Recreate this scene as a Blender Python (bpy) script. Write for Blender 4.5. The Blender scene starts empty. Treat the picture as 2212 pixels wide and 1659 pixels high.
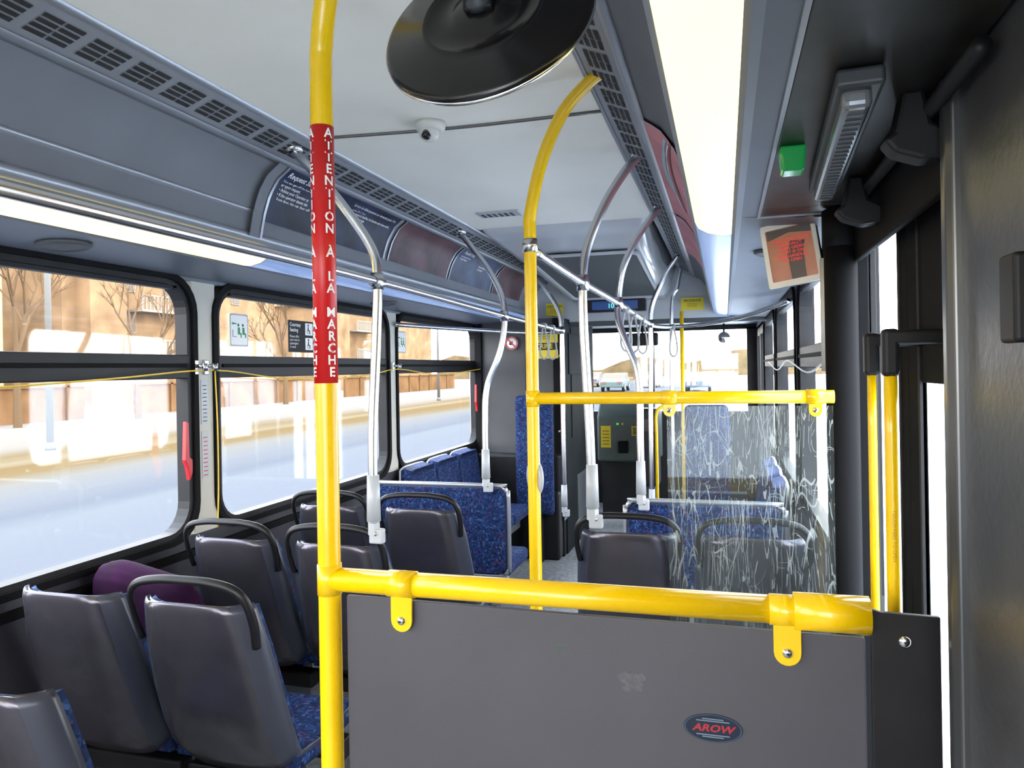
import bpy, bmesh, math, random
from mathutils import Vector, Matrix
random.seed(7)
S=bpy.context.scene
try: S.view_settings.view_transform='Standard'
except Exception: pass
V=Vector
# ------------------------------------------------ materials
def M(name,col,rough=.5,metal=0,bump=0,bscale=60,var=0,vscale=4,emit=None,estr=0,coat=0,spec=.5):
    if name in bpy.data.materials: return bpy.data.materials[name]
    m=bpy.data.materials.new(name); m.use_nodes=True
    nt=m.node_tree; p=nt.nodes['Principled BSDF']
    p.inputs['Base Color'].default_value=(*col,1); p.inputs['Roughness'].default_value=rough
    p.inputs['Metallic'].default_value=metal
    p.inputs['Specular IOR Level'].default_value=spec
    if coat: p.inputs['Coat Weight'].default_value=coat; p.inputs['Coat Roughness'].default_value=.1
    if emit: p.inputs['Emission Color'].default_value=(*emit,1); p.inputs['Emission Strength'].default_value=estr
    tc=nt.nodes.new('ShaderNodeTexCoord')
    if var:
        n=nt.nodes.new('ShaderNodeTexNoise'); n.inputs['Scale'].default_value=vscale; n.inputs['Detail'].default_value=5
        r=nt.nodes.new('ShaderNodeValToRGB')
        r.color_ramp.elements[0].position=.3; r.color_ramp.elements[1].position=.7
        r.color_ramp.elements[0].color=(*[c*(1-var) for c in col],1); r.color_ramp.elements[1].color=(*[min(1,c*(1+var)) for c in col],1)
        nt.links.new(tc.outputs['Object'],n.inputs['Vector']); nt.links.new(n.outputs['Fac'],r.inputs['Fac']); nt.links.new(r.outputs['Color'],p.inputs['Base Color'])
    if bump:
        n=nt.nodes.new('ShaderNodeTexNoise'); n.inputs['Scale'].default_value=bscale; n.inputs['Detail'].default_value=4
        b=nt.nodes.new('ShaderNodeBump'); b.inputs['Strength'].default_value=bump; b.inputs['Distance'].default_value=.01
        nt.links.new(tc.outputs['Object'],n.inputs['Vector']); nt.links.new(n.outputs['Fac'],b.inputs['Height']); nt.links.new(b.outputs['Normal'],p.inputs['Normal'])
    return m
yellow=M('yellow_paint',(.86,.545,.0),.28,coat=.4,var=.04,vscale=8)
red=M('red_band',(.58,.009,.010),.35)
white=M('white_print',(.85,.85,.85),.5)
black=M('black_plastic',(.008,.008,.010),.5,var=.3,vscale=10,spec=.3)
rubber=M('black_rubber',(.005,.005,.006),.7,spec=.12)
gloss_black=M('gloss_black',(.010,.009,.009),.20,var=.5,vscale=6)
header_m=M('header_black',(.018,.017,.016),.42,var=.7,vscale=9,spec=.35)
chrome=M('brushed_steel',(.60,.61,.64),.25,1)
bolt_m=M('bolt_steel',(.8,.8,.8),.2,1)
ceil_m=M('ceiling_panel',(.82,.80,.735),.55,var=.05,vscale=2,bump=.05,bscale=120)
cove_m=M('cove_panel',(.170,.178,.205),.72,var=.08,vscale=3,spec=.25)
soffit_m=M('soffit_panel',(.14,.158,.20),.45,var=.05)
trim_m=M('trim_aluminium',(.34,.36,.40),.35,.6)
vent_m=M('vent_frame',(.27,.285,.32),.45,.2)
dark=M('dark_slot',(.02,.02,.022),.8)
cream=M('cream_pillar',(.50,.49,.44),.5,var=.05)
lowwall=M('lower_wall',(.028,.027,.037),.5,var=.15,bump=.1,bscale=200)
shell_m=M('seat_shell_grey',(.078,.074,.092),.22,.6,var=.25,vscale=5,bump=.04,bscale=300)
shell_edge=M('seat_edge_grey',(.040,.045,.066),.38,.2)
panel_m=M('grey_laminate',(.060,.058,.072),.45,var=.10,vscale=3,bump=.03,bscale=250)
lgrey=M('light_grey_plastic',(.42,.44,.47),.35)
ggrey=M('glossy_grey_dome',(.50,.52,.55),.18,coat=.4)
mgrey=M('mid_grey',(.045,.052,.06),.45,var=.1)
partm=M('partition_grey',(.040,.042,.048),.5,var=.2,vscale=3)
cabm=M('cab_charcoal',(.009,.012,.014),.8,var=.2,spec=.08)
whitep=M('white_plastic',(.6,.6,.58),.35)
floor_m=M('floor_vinyl',(.24,.25,.26),.5,var=.4,vscale=30)
green=M('green_lamp',(.005,.13,.035),.15,emit=(.01,.40,.07),estr=.28)
redpl=M('red_plastic',(.45,.010,.018),.35)
purple=M('purple_fabric',(.020,.0015,.022),.85,var=.5,vscale=10,spec=.15)
cordm=M('yellow_cord',(.7,.48,.04),.5)
lamp_m=M('lit_lamp_lens',(.5,.42,.28),.5,emit=(1,.79,.24),estr=3.2)
lamp_b=M('blue_lamp_lens',(.20,.27,.42),.25,emit=(.30,.46,.92),estr=.45)
yel_sign=M('yellow_sign',(.6,.48,.01),.4)
cyan=M('cyan_led',(.1,.7,.6),.4,emit=(.15,.9,.8),estr=1.6)
ad_navy=M('ad_navy',(.014,.019,.048),.5,var=.7,vscale=7,spec=.25)
ad_grey=M('ad_greyred',(.075,.036,.045),.5,var=.6,vscale=5,spec=.25)
ad_blue2=M('ad_bluegrey',(.055,.07,.125),.5,var=.4,vscale=6,spec=.25)
ad_red=M('ad_red',(.72,.30,.32),.6,var=.2,vscale=3,spec=.2)
ad_blue=M('ad_lightblue',(.35,.6,.7),.5)
def fabric():
    m=M('blue_moquette',(.02,.05,.25),.85,spec=.2); nt=m.node_tree; p=nt.nodes['Principled BSDF']
    tc=nt.nodes.new('ShaderNodeTexCoord'); v=nt.nodes.new('ShaderNodeTexVoronoi'); v.inputs['Scale'].default_value=110
    nt.links.new(tc.outputs['Object'],v.inputs['Vector'])
    sep=nt.nodes.new('ShaderNodeSeparateColor'); nt.links.new(v.outputs['Color'],sep.inputs[0])
    r=nt.nodes.new('ShaderNodeValToRGB'); r.color_ramp.interpolation='CONSTANT'
    e=r.color_ramp.elements; e[0].position=0; e[0].color=(.0075,.020,.075,1); e[1].position=.45; e[1].color=(.013,.042,.135,1)
    x=e.new(.72); x.color=(.006,.009,.038,1); x=e.new(.86); x.color=(.04,.085,.22,1); x=e.new(.94); x.color=(.07,.02,.07,1)
    nt.links.new(sep.outputs[0],r.inputs['Fac']); nt.links.new(r.outputs['Color'],p.inputs['Base Color'])
    return m
blue=fabric()
def glassmat(name,tint,gl=.06,scratch=False):
    m=bpy.data.materials.new(name); m.use_nodes=True; nt=m.node_tree; nt.nodes.clear()
    o=nt.nodes.new('ShaderNodeOutputMaterial'); t=nt.nodes.new('ShaderNodeBsdfTransparent'); t.inputs[0].default_value=(*tint,1)
    g=nt.nodes.new('ShaderNodeBsdfGlossy'); g.inputs['Roughness'].default_value=.03
    mx=nt.nodes.new('ShaderNodeMixShader'); mx.inputs[0].default_value=gl
    nt.links.new(t.outputs[0],mx.inputs[1]); nt.links.new(g.outputs[0],mx.inputs[2])
    last=mx
    if scratch:
        tc=nt.nodes.new('ShaderNodeTexCoord'); acc=None
        def math_(op,a,b=None,c=None):
            n=nt.nodes.new('ShaderNodeMath'); n.operation=op
            for i,q in enumerate((a,b,c)):
                if q is None: continue
                if isinstance(q,(int,float)): n.inputs[i].default_value=q
                else: nt.links.new(q,n.inputs[i])
            return n.outputs[0]
        for k,(sc,rot,st,wd) in enumerate([(13,.5,.12,.0028),(17,1.3,.10,.0035),(15,2.4,.10,.003),(22,-.3,.08,.0045),(30,.9,.06,.0055),(34,-.8,.06,.0055),(26,2.0,.05,.0055),(9,.1,.7,.0018),(20,1.7,.07,.0045),(12,.8,.5,.0022)]):
            mp=nt.nodes.new('ShaderNodeMapping'); mp.inputs['Rotation'].default_value=(0,rot,0); mp.inputs['Scale'].default_value=(1,1,st); mp.inputs['Location'].default_value=(k*3.1,0,k*1.7)
            nt.links.new(tc.outputs['Object'],mp.inputs['Vector'])
            n=nt.nodes.new('ShaderNodeTexNoise'); n.inputs['Scale'].default_value=sc; n.inputs['Detail'].default_value=0
            nt.links.new(mp.outputs[0],n.inputs['Vector'])
            d=math_('ABSOLUTE',math_('SUBTRACT',n.outputs['Fac'],.5)); l=math_('LESS_THAN',d,wd)
            n2=nt.nodes.new('ShaderNodeTexNoise'); n2.inputs['Scale'].default_value=8+k*2; nt.links.new(tc.outputs['Object'],n2.inputs['Vector'])
            l=math_('MULTIPLY',l,math_('GREATER_THAN',n2.outputs['Fac'],.50))
            acc=l if acc is None else math_('MAXIMUM',acc,l)
        n3=nt.nodes.new('ShaderNodeTexNoise'); n3.inputs['Scale'].default_value=5; nt.links.new(tc.outputs['Object'],n3.inputs['Vector'])
        sx=nt.nodes.new('ShaderNodeSeparateXYZ'); nt.links.new(tc.outputs['Object'],sx.inputs[0])
        grad=math_('MULTIPLY_ADD',sx.outputs[2],1.3,.8)
        haze=math_('MULTIPLY',n3.outputs['Fac'],.045)
        fac=math_('MAXIMUM',math_('MULTIPLY',acc,math_('MULTIPLY',grad,.42)),haze)
        df=nt.nodes.new('ShaderNodeBsdfDiffuse'); df.inputs[0].default_value=(.6,.66,.66,1)
        m2=nt.nodes.new('ShaderNodeMixShader'); nt.links.new(fac,m2.inputs[0]); nt.links.new(mx.outputs[0],m2.inputs[1]); nt.links.new(df.outputs[0],m2.inputs[2]); last=m2
    nt.links.new(last.outputs[0],o.inputs[0]); return m
glass=glassmat('window_glass',(.95,.97,1.0))
scr_glass=glassmat('scratched_glass',(.93,.96,.96),.022,True)
# ------------------------------------------------ builder
class B:
    def __init__(s): s.bm=bmesh.new(); s.mats=[]
    def mi(s,m):
        if m not in s.mats: s.mats.append(m)
        return s.mats.index(m)
    def add(s,b2,m,smooth=False,mtx=None):
        if m is not None:
            i=s.mi(m)
            for f in b2.faces: f.material_index=i
        for f in b2.faces: f.smooth=smooth
        if mtx is not None: b2.transform(mtx)
        me=bpy.data.meshes.new('t'); b2.to_mesh(me); b2.free(); s.bm.from_mesh(me); bpy.data.meshes.remove(me); return s
    def box(s,c,d,m,bev=0,rot=None,smooth=False):
        b=bmesh.new(); bmesh.ops.create_cube(b,size=1); b.transform(Matrix.Diagonal((*d,1)))
        if bev: bmesh.ops.bevel(b,geom=list(b.edges),offset=bev,segments=3,profile=.5,affect='EDGES')
        mt=Matrix.Translation(c)
        if rot is not None: mt=mt@rot.to_4x4()
        return s.add(b,m,smooth or False,mt)
    def bb(s,x0,x1,y0,y1,z0,z1,m,bev=0): return s.box(((x0+x1)/2,(y0+y1)/2,(z0+z1)/2),(abs(x1-x0),abs(y1-y0),abs(z1-z0)),m,bev)
    def cyl(s,p0,p1,r,m,r2=None,seg=24,smooth=True):
        p0=V(p0);p1=V(p1); d=p1-p0; b=bmesh.new()
        bmesh.ops.create_cone(b,cap_ends=True,segments=seg,radius1=r,radius2=r if r2 is None else r2,depth=d.length)
        q=V((0,0,1)).rotation_difference(d.normalized())
        return s.add(b,m,smooth and seg>8,Matrix.Translation((p0+p1)/2)@q.to_matrix().to_4x4())
    def tube(s,pts,r,m,seg=14,sub=6,closed=False,sq=1):
        P=[V(p) for p in pts]
        if sub>1:
            Q=[];n=len(P)
            for i in range(n if closed else n-1):
                a=P[(i-1)%n] if closed or i>0 else P[0]*2-P[1]
                b_=P[i];c=P[(i+1)%n]; d=P[(i+2)%n] if closed or i+2<n else P[-1]*2-P[-2]
                for k in range(sub):
                    t=k/sub; Q.append(.5*((2*b_)+(-a+c)*t+(2*a-5*b_+4*c-d)*t*t+(-a+3*b_-3*c+d)*t**3))
            if not closed: Q.append(P[-1])
            P=Q
        n=len(P); rings=[]; nrm=None
        for i in range(n):
            if closed: t=(P[(i+1)%n]-P[i-1]).normalized()
            else: t=(P[min(i+1,n-1)]-P[max(i-1,0)]).normalized()
            if nrm is None:
                nrm=t.orthogonal().normalized()
            else: nrm=(nrm-t*nrm.dot(t)).normalized()
            bn=t.cross(nrm)
            rings.append([P[i]+r*(math.cos(2*math.pi*k/seg)*nrm+sq*math.sin(2*math.pi*k/seg)*bn) for k in range(seg)])
        return s.loft(rings,m,caps=not closed,loop=closed,smooth=True)
    def loft(s,rings,m,caps=True,loop=False,smooth=True,matfn=None):
        b=bmesh.new(); R=[[b.verts.new(p) for p in r] for r in rings]; n=len(R);k=len(R[0])
        i0=s.mi(m) if m else 0
        for i in range(n if loop else n-1):
            for j in range(k):
                f=b.faces.new((R[i][j],R[i][(j+1)%k],R[(i+1)%n][(j+1)%k],R[(i+1)%n][j]))
                f.material_index=s.mi(matfn(i,j)) if matfn else i0
        if caps and not loop:
            for q in (R[0][::-1],R[-1]):
                f=b.faces.new(q); f.material_index=i0
        bmesh.ops.recalc_face_normals(b,faces=list(b.faces))
        return s.add(b,None,smooth)
    def prism(s,pts,ext,m,bev=0,smooth=False):
        b=bmesh.new(); e=V(ext); a=[b.verts.new(V(p)) for p in pts]; c=[b.verts.new(V(p)+e) for p in pts]; n=len(a)
        b.faces.new(a); b.faces.new(c[::-1])
        for i in range(n): b.faces.new((a[i],c[i],c[(i+1)%n],a[(i+1)%n]))
        bmesh.ops.recalc_face_normals(b,faces=list(b.faces))
        if bev: bmesh.ops.bevel(b,geom=list(b.edges),offset=bev,segments=2,profile=.5,affect='EDGES')
        return s.add(b,m,smooth)
    def ring(s,out,inn,ext,m):
        e=V(ext); o=[V(p) for p in out]; i=[V(p) for p in inn]
        k=len(o); rings=[o,[p+e for p in o],[p+e for p in i],i]
        b=bmesh.new(); R=[[b.verts.new(p) for p in r] for r in rings]
        for a in range(4):
            for j in range(k): b.faces.new((R[a][j],R[a][(j+1)%k],R[(a+1)%4][(j+1)%k],R[(a+1)%4][j]))
        bmesh.ops.recalc_face_normals(b,faces=list(b.faces)); return s.add(b,m)
    def quad(s,p,m):
        b=bmesh.new(); b.faces.new([b.verts.new(V(q)) for q in p]); return s.add(b,m)
    def sheet(s,prof,y0,y1,m,ny=1,smooth=True):
        b=bmesh.new(); g=[[b.verts.new((x,y0+(y1-y0)*k/ny,z)) for x,z in prof] for k in range(ny+1)]
        for k in range(ny):
            for i in range(len(prof)-1): b.faces.new((g[k][i],g[k][i+1],g[k+1][i+1],g[k+1][i]))
        return s.add(b,m,smooth)
    def lathe(s,prof,c,axis,m,seg=40):
        ax=V(axis).normalized(); q=V((0,0,1)).rotation_difference(ax).to_matrix(); c=V(c)
        rings=[[c+q@V((max(r,1e-4)*math.cos(2*math.pi*k/seg),max(r,1e-4)*math.sin(2*math.pi*k/seg),h)) for k in range(seg)] for r,h in prof]
        return s.loft(rings,m,caps=True)
    def text(s,st,size,m,fn,align='LEFT',ls=1.0,wide=1.0,bold=0.0,shear=0):
        c=bpy.data.curves.new('tx','FONT'); c.body=st; c.size=size; c.align_x=align; c.space_line=ls; c.resolution_u=2; c.offset=bold; c.shear=shear
        o=bpy.data.objects.new('tx',c); S.collection.objects.link(o)
        bpy.context.view_layer.update()
        me=bpy.data.meshes.new_from_object(o.evaluated_get(bpy.context.evaluated_depsgraph_get()))
        bpy.data.objects.remove(o); bpy.data.curves.remove(c)
        i=s.mi(m); b=bmesh.new(); b.from_mesh(me); bpy.data.meshes.remove(me)
        for v in b.verts: v.co=V(fn(v.co.x*wide,v.co.y))
        for f in b.faces: f.material_index=i; f.smooth=False
        return s.add(b,m)
    def obj(s,name,parent=None,label=None,category=None,group=None,kind=None,origin=None,at=None):
        cs=[v.co for v in s.bm.verts]
        if origin is None:
            origin=V([(min(c[i] for c in cs)+max(c[i] for c in cs))/2 for i in range(3)])
        origin=V(origin)
        s.bm.transform(Matrix.Translation(-origin))
        me=bpy.data.meshes.new(name); s.bm.to_mesh(me); s.bm.free()
        for m in s.mats: me.materials.append(m)
        o=bpy.data.objects.new(name,me); S.collection.objects.link(o); o.location=origin
        if parent is not None:
            o.parent=parent; o.location=origin-V(parent.location)
        tag(o,label,category,group,kind); return o
def tag(o,label=None,category=None,group=None,kind=None):
    if label: o['label']=label
    if category: o['category']=category
    if group: o['group']=group
    if kind: o['kind']=kind
def E(name,loc,label=None,category=None,group=None,kind=None):
    o=bpy.data.objects.new(name,None); o.location=loc; o.empty_display_size=.05; S.collection.objects.link(o); tag(o,label,category,group,kind); return o
def dup(root,loc,rz=0,label=None,skip=()):
    n=root.copy(); n.location=loc; n.rotation_euler=(0,0,rz)
    S.collection.objects.link(n)
    def rec(a,b):
        for ch in a.children:
            if ch.name.split('.')[0] in skip: continue
            c=ch.copy(); c.parent=b; S.collection.objects.link(c); rec(ch,c)
    rec(root,n)
    if label: n['label']=label
    return n
def rr(w,h,r,n=6):
    out=[]
    for cx,cy,a in ((w/2-r,h/2-r,0),(-w/2+r,h/2-r,90),(-w/2+r,-h/2+r,180),(w/2-r,-h/2+r,270)):
        for k in range(n+1):
            t=math.radians(a+90*k/n); out.append((cx+r*math.cos(t),cy+r*math.sin(t)))
    return out
XL,XR,ZF,ZC=-2.04,.34,-1.55,.80
YB,YF=-2.0,8.5
# ------------------------------------------------ camera
a=math.atan(459/1600); s_,c_=math.sin(a),math.cos(a); ro=math.radians(1.0)
F=V((-s_,c_,0)); R0=V((c_,s_,0)); U0=V((0,0,1))
rt=R0*math.cos(ro)-U0*math.sin(ro); up=U0*math.cos(ro)+R0*math.sin(ro)
cam=bpy.data.cameras.new('camera'); co=bpy.data.objects.new('camera',cam); S.collection.objects.link(co)
mt=Matrix((rt,up,-F)).transposed().to_4x4(); co.matrix_world=mt
cam.sensor_width=36; cam.lens=1600/2212*36; cam.shift_y=-31.5/2212; cam.clip_start=.02; cam.clip_end=500
S.camera=co
# ------------------------------------------------ world
w=bpy.data.worlds.new('w'); S.world=w; w.use_nodes=True; nt=w.node_tree
bg=nt.nodes['Background']; bg.inputs[1].default_value=12.5
tc=nt.nodes.new('ShaderNodeTexCoord'); sp=nt.nodes.new('ShaderNodeSeparateXYZ'); rp=nt.nodes.new('ShaderNodeValToRGB')
rp.color_ramp.elements[0].position=.0; rp.color_ramp.elements[0].color=(1,.95,.87,1); rp.color_ramp.elements[1].position=.6; rp.color_ramp.elements[1].color=(.86,.93,1,1)
nt.links.new(tc.outputs['Generated'],sp.inputs[0]); nt.links.new(sp.outputs[2],rp.inputs[0]); nt.links.new(rp.outputs[0],bg.inputs[0])
# ------------------------------------------------ shell
b=B(); b.bb(XL-.06,XR+.06,YB,YF,ZF-.06,ZF,floor_m); b.obj('floor',label='grey speckled vinyl bus floor',category='floor',kind='structure')
b=B(); b.bb(-1.34,-.352,YB,4.02,ZC,ZC+.03,ceil_m); b.bb(XL-.06,XR+.06,YB,YF,.87,.92,lgrey)
b.obj('ceiling',label='pale cream flat bus ceiling panels',category='ceiling',kind='structure')
b=B(); b.tube([(-1.345,2.24,.797),(-.85,2.29,.797),(-.355,2.29,.797)],.006,M('seam_grey',(.15,.15,.15),.4,.5),sub=4); b.obj('trim_1',label='thin metal strip across the ceiling seam',category='trim',kind='structure')
FR=[(.83,2.51),(2.608,4.29),(4.385,6.05)]; FR0=(-1.0,.735)
ZT,ZB=.395,-.655
def wall(x0,x1,ops,ya,yb,name,extra=None):
    b=B(); b.bb(x0,x1,ya,yb,ZF,ZB+.02,lowwall); b.bb(x0,x1,ya,yb,ZT-.02,.87,soffit_m)
    y=ya
    for o in ops+[(yb+.02,0)]:
        b.bb(x0,x1,y,o[0]+.02 if o[0]<yb else yb,ZB+.02,ZT-.02,cream); y=o[1]-.02
    if extra: extra(b)
    return b.obj(name,kind='structure',label='bus side wall with cream window pillars and dark lower panel',category='wall')
def exl(b):
    b.bb(XL,XL+.035,YB,6.0,ZF+.02,ZF+.14,chrome,.005)
    b.bb(XL,XL+.02,YB,6.0,ZB-.06,ZB-.03,rubber,.004)
wall(XL-.07,XL,[FR0]+FR+[(6.3,8.2)],YB,YF,'wall_left',exl)
RW=[(2.32,3.75),(3.85,5.3),(5.4,6.85)]
def wall_r():
    b=B(); x0,x1=XR,XR+.07
    b.bb(x0,x1,2.22,7.0,ZF,ZB+.02,lowwall); b.bb(x0,x1,YB,YF,ZT-.02,.87,soffit_m)
    b.bb(x0,x1,YB,1.32,ZF,ZB+.02,lowwall); b.bb(x0,x1,.7,1.32,ZB+.02,ZT,lowwall)
    b.bb(x0,x1,YB,-1.2,ZB+.02,ZT,cream)
    y=2.22
    for o in RW+[(6.98,0)]:
        b.bb(x0,x1,y,o[0]+.02,ZB+.02,ZT-.02,black); y=o[1]-.02
    b.bb(x0,x1,8.3,YF,ZF,ZT,black)
    return b.obj('wall_right',kind='structure',label='bus side wall with black window pillars',category='wall')
wall_r()
b=B(); b.bb(XL,XR,YB-.06,YB,ZF,-1.0,lowwall); b.bb(XL,XR,YB-.06,YB,.5,.87,cove_m); b.obj('wall_back',kind='structure',label='rear wall of the bus with opening added for fill light',category='wall')  # open middle added behind the camera so sky fills the cabin
# windows
def window(n,y0,y1,x,side,latch=None,zt=ZT,zb=ZB,mull=True):
    root=E('window_%d'%n,(x,(y0+y1)/2,(zt+zb)/2),'black rubber framed bus side window with sliding upper pane','window',kind='structure')
    cy,cz=(y0+y1)/2,(zt+zb)/2; w_,h=y1-y0,zt-zb
    def P(l,xx): return [(xx,cy+p[0],cz+p[1]) for p in l]
    b=B()
    b.ring(P(rr(w_,h,.15),x+side*.012),P(rr(w_-.05,h-.05,.13),x+side*.012),(-side*.05,0,0),rubber)
    b.ring(P(rr(w_-.045,h-.045,.13),x-side*.0),P(rr(w_-.10,h-.09,.11),x-side*.0),(-side*.055,0,0),black)
    xx=x-side*.02
    b.bb(xx-.022,xx+.022,y0+.04,y1-.04,-.014,.080,black,.004)
    b.bb(xx+side*.022,xx+side*.03,y0+.06,y1-.06,.03,.045,rubber,.002)
    b.bb(xx-.015,xx+.02,y0+.1,y1-.1,zt-.062,zt-.045,black,.003)
    b.obj('window_frame',root)
    b=B(); b.prism(P(rr(w_-.06,h-.06,.12),x-side*.045),(side*.004,0,0),glass); b.obj('window_pane',root)
    if latch:
        yy,zz=latch; b=B(); xl=x+side*.02
        b.prism([(xl,yy-.006,zz+.12),(xl,yy+.008,zz+.115),(xl,yy+.010,zz-.02),(xl,yy+.026,zz-.03),(xl,yy+.026,zz-.08),(xl,yy+.01,zz-.11),(xl,yy+.000,zz-.06),(xl,yy-.014,zz-.03)],(side*.018,0,0),redpl,.003)
        b.obj('window_latch',root,label='red emergency release latch')
    return root
window(1,*FR[0],XL,1,(2.41,-.30)); window(2,*FR[1],XL,1); window(3,*FR[2],XL,1,(5.90,-.24)); window(4,*FR0,XL,1)
for i,r in enumerate(RW): window(5+i,*r,XR,-1)
window(8,6.3,8.2,XL,1)
# vents/coves/soffits
COV=[(-1.48,.745),(-1.535,.705),(-1.573,.645),(-1.597,.575),(-1.612,.505),(-1.621,.452)]
XI=[-.37,-.22,-.08,.03,.34]; XO=[-.360,-.228,-.076,.032,.34]
def mx(x):
    q=-1.70-x
    if q<=XI[0] or q>=XI[-1]: return q+(.01 if q<=XI[0] else 0)
    for i in range(4):
        if XI[i]<=q<=XI[i+1]: return XO[i]+(q-XI[i])/(XI[i+1]-XI[i])*(XO[i+1]-XO[i])
def mir(p,sd): return p if sd<0 else [(mx(x),z) for x,z in p]
def coveat(t,sd,off=0):
    d=0
    for i in range(len(COV)-1):
        p,q=V(COV[i]),V(COV[i+1]); l=(q-p).length
        if d+l>=t or i==len(COV)-2:
            tg=(q-p).normalized(); r=p+tg*(t-d)+V((-tg.y,tg.x))*off
            x,z=r; return ((x,z) if sd<0 else (mx(x),z))
        d+=l
for k,sd in enumerate((-1,1)):
    b=B(); vp=mir([(-1.34,.80),(-1.352,.788),(-1.47,.745),(-1.485,.74),(-1.488,.75)],sd)
    b.sheet(vp,YB,6.35,vent_m,smooth=False)
    b.sheet(mir([(-1.335,.802),(-1.338,.79),(-1.352,.786)],sd),YB,6.35,trim_m)
    b.sheet(mir([(-1.462,.744),(-1.468,.735),(-1.49,.732),(-1.494,.742)],sd),YB,6.35,trim_m)
    p,q=V((-1.352,.788)),V((-1.47,.745)); tg=(q-p); nn=V((-tg.y,tg.x)).normalized()
    if nn.y>0: nn=-nn
    y=.3
    while y<6.1:
        for g in range(2):
            for r4 in range(4):
                f0=.20+r4*.155; f1=f0+.105
                A=p+tg*f0+nn*.002; C=p+tg*f1+nn*.002
                ya=y+g*.056; yb_=ya+.050
                pts=[(A,ya),(C,ya),(C,yb_),(A,yb_)]
                b.quad([((v.x if sd<0 else mx(v.x)),yy,v.y) for v,yy in pts],dark)
        y+=.135
    b.obj('trim_%d'%(2+k),label='grey air vent strip with dark slots along the ceiling edge',category='trim',kind='structure')
    b=B(); b.sheet(mir(COV,sd),YB,6.35,cove_m,4)
    if sd<0:
        tl=[coveat(t,sd,.006) for t in (.205,.212,.219)]; b.sheet([coveat(.203,sd,0),tl[0],tl[1],coveat(.222,sd,0)],YB,2.28,trim_m)
    b.sheet([coveat(.285,sd,0),coveat(.287,sd,.012),coveat(.305,sd,.014),coveat(.320,sd,.0)],YB,6.35,trim_m)
    b.obj('trim_%d'%(4+k),label='grey curved cove panel above the windows',category='trim',kind='structure')
    b=B(); sp_=mir([(-1.725,.408),(-1.735,.402),(-1.75,.405),(-2.04,.388)],sd)
    if sd<0: b.sheet(sp_,YB,6.35,soffit_m,smooth=False)
    else:
        b.sheet(sp_,2.13,6.35,soffit_m,smooth=False); b.sheet(sp_[:3]+[(.093,.404)],YB,2.13,soffit_m,smooth=False)
    b.obj('trim_%d'%(6+k),label='blue grey soffit panel over the windows',category='trim',kind='structure')
    lp=mir([(-1.615,.453),(-1.625,.432),(-1.655,.415),(-1.70,.405),(-1.73,.408)],sd)
    for y0,y1,m_,lb in ((YB,2.4,lamp_m,'lit warm white linear ceiling light lens'),(2.405,6.35,lamp_b,'blue tinted linear ceiling light lens')):
        b=B(); b.sheet(lp,y0,y1,m_,6)
        b.obj('ceiling_light',label=lb,category='light',group='linear ceiling lights')
b=B(); b.bb(XL,XR,6.35,YF,.45,.87,mgrey); b.bb(-1.75,.05,6.28,6.36,.40,.86,lgrey,.01); b.bb(XL,XR,6.3,6.4,.36,.46,mgrey,.01)
b.obj('trim_8',label='grey header panel above the driver area',category='trim',kind='structure')
# HVAC housing
root=E('air_conditioner_housing',(-.85,5.1,.8),'glossy pale grey ceiling air unit with dark grille','ceiling unit')
b=B(); rings=[]
for y,z,hw in ((4.0,.802,.475),(4.03,.765,.47),(4.12,.74,.45),(4.5,.70,.43),(5.3,.64,.42),(6.1,.575,.41),(6.27,.56,.41)):
    r=[(-.85-.475,.82),(-.85-hw,z+.035),(-.85-hw+.02,z+.01),(-.85-hw+.06,z),(-.85+hw-.06,z),(-.85+hw-.02,z+.01),(-.85+hw,z+.035),(-.85+.475,.82)]
    rings.append([(x,y,zz) for x,zz in r])
b.loft(rings,ggrey,smooth=True); b.obj('housing_body',root)
gr=M('grille_grey',(.045,.05,.055),.6)
b=B(); pts=rr(.66,1.55,.08); b.prism([(-.83+u,5.22+v,.6435-(v)*.0775-.012) for u,v in pts],(0,0,.008),gr); b.ring([(-.83+u*1.06,5.22+v*1.04,.640-v*1.04*.0775-.008) for u,v in pts],[(-.83+u,5.22+v,.640-v*.0775-.008) for u,v in pts],(0,0,-.012),lgrey)
b.obj('grille',root,label='dark mesh grille')
root=E('display_box',(-.865,6.2,.51),'black passenger information display with cyan digits','display')
b=B(); b.bb(-1.12,-.62,6.17,6.285,.47,.575,black,.008); b.bb(-1.06,-.68,6.166,6.17,.485,.555,M('display_blue',(.01,.03,.09),.2,emit=(.01,.05,.2),estr=.6)); b.obj('display_case',root)
b=B(); b.text('10:51',.055,cyan,lambda u,v:(-.93+u,6.164,.498+v)); b.obj('digits',root)
root=E('window_9',(-.85,YF,0),'large curved bus windshield','window',kind='structure')
b=B(); b.bb(XL,XR,YF-.03,YF+.05,ZF,-.50,black); b.bb(XL,XR,YF-.03,YF+.05,.40,.87,black); b.bb(-.80,-.76,YF-.03,YF+.03,-.8,.42,black)
b.bb(XL,XL+.08,YF-.03,YF+.05,-.8,.42,black); b.bb(XR-.10,XR+.06,YF-.03,YF+.05,-.8,.42,black); b.obj('window_frame',root)
b=B(); b.bb(XL,XR,YF,YF+.006,-.50,.42,glass); b.obj('window_pane',root)
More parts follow.
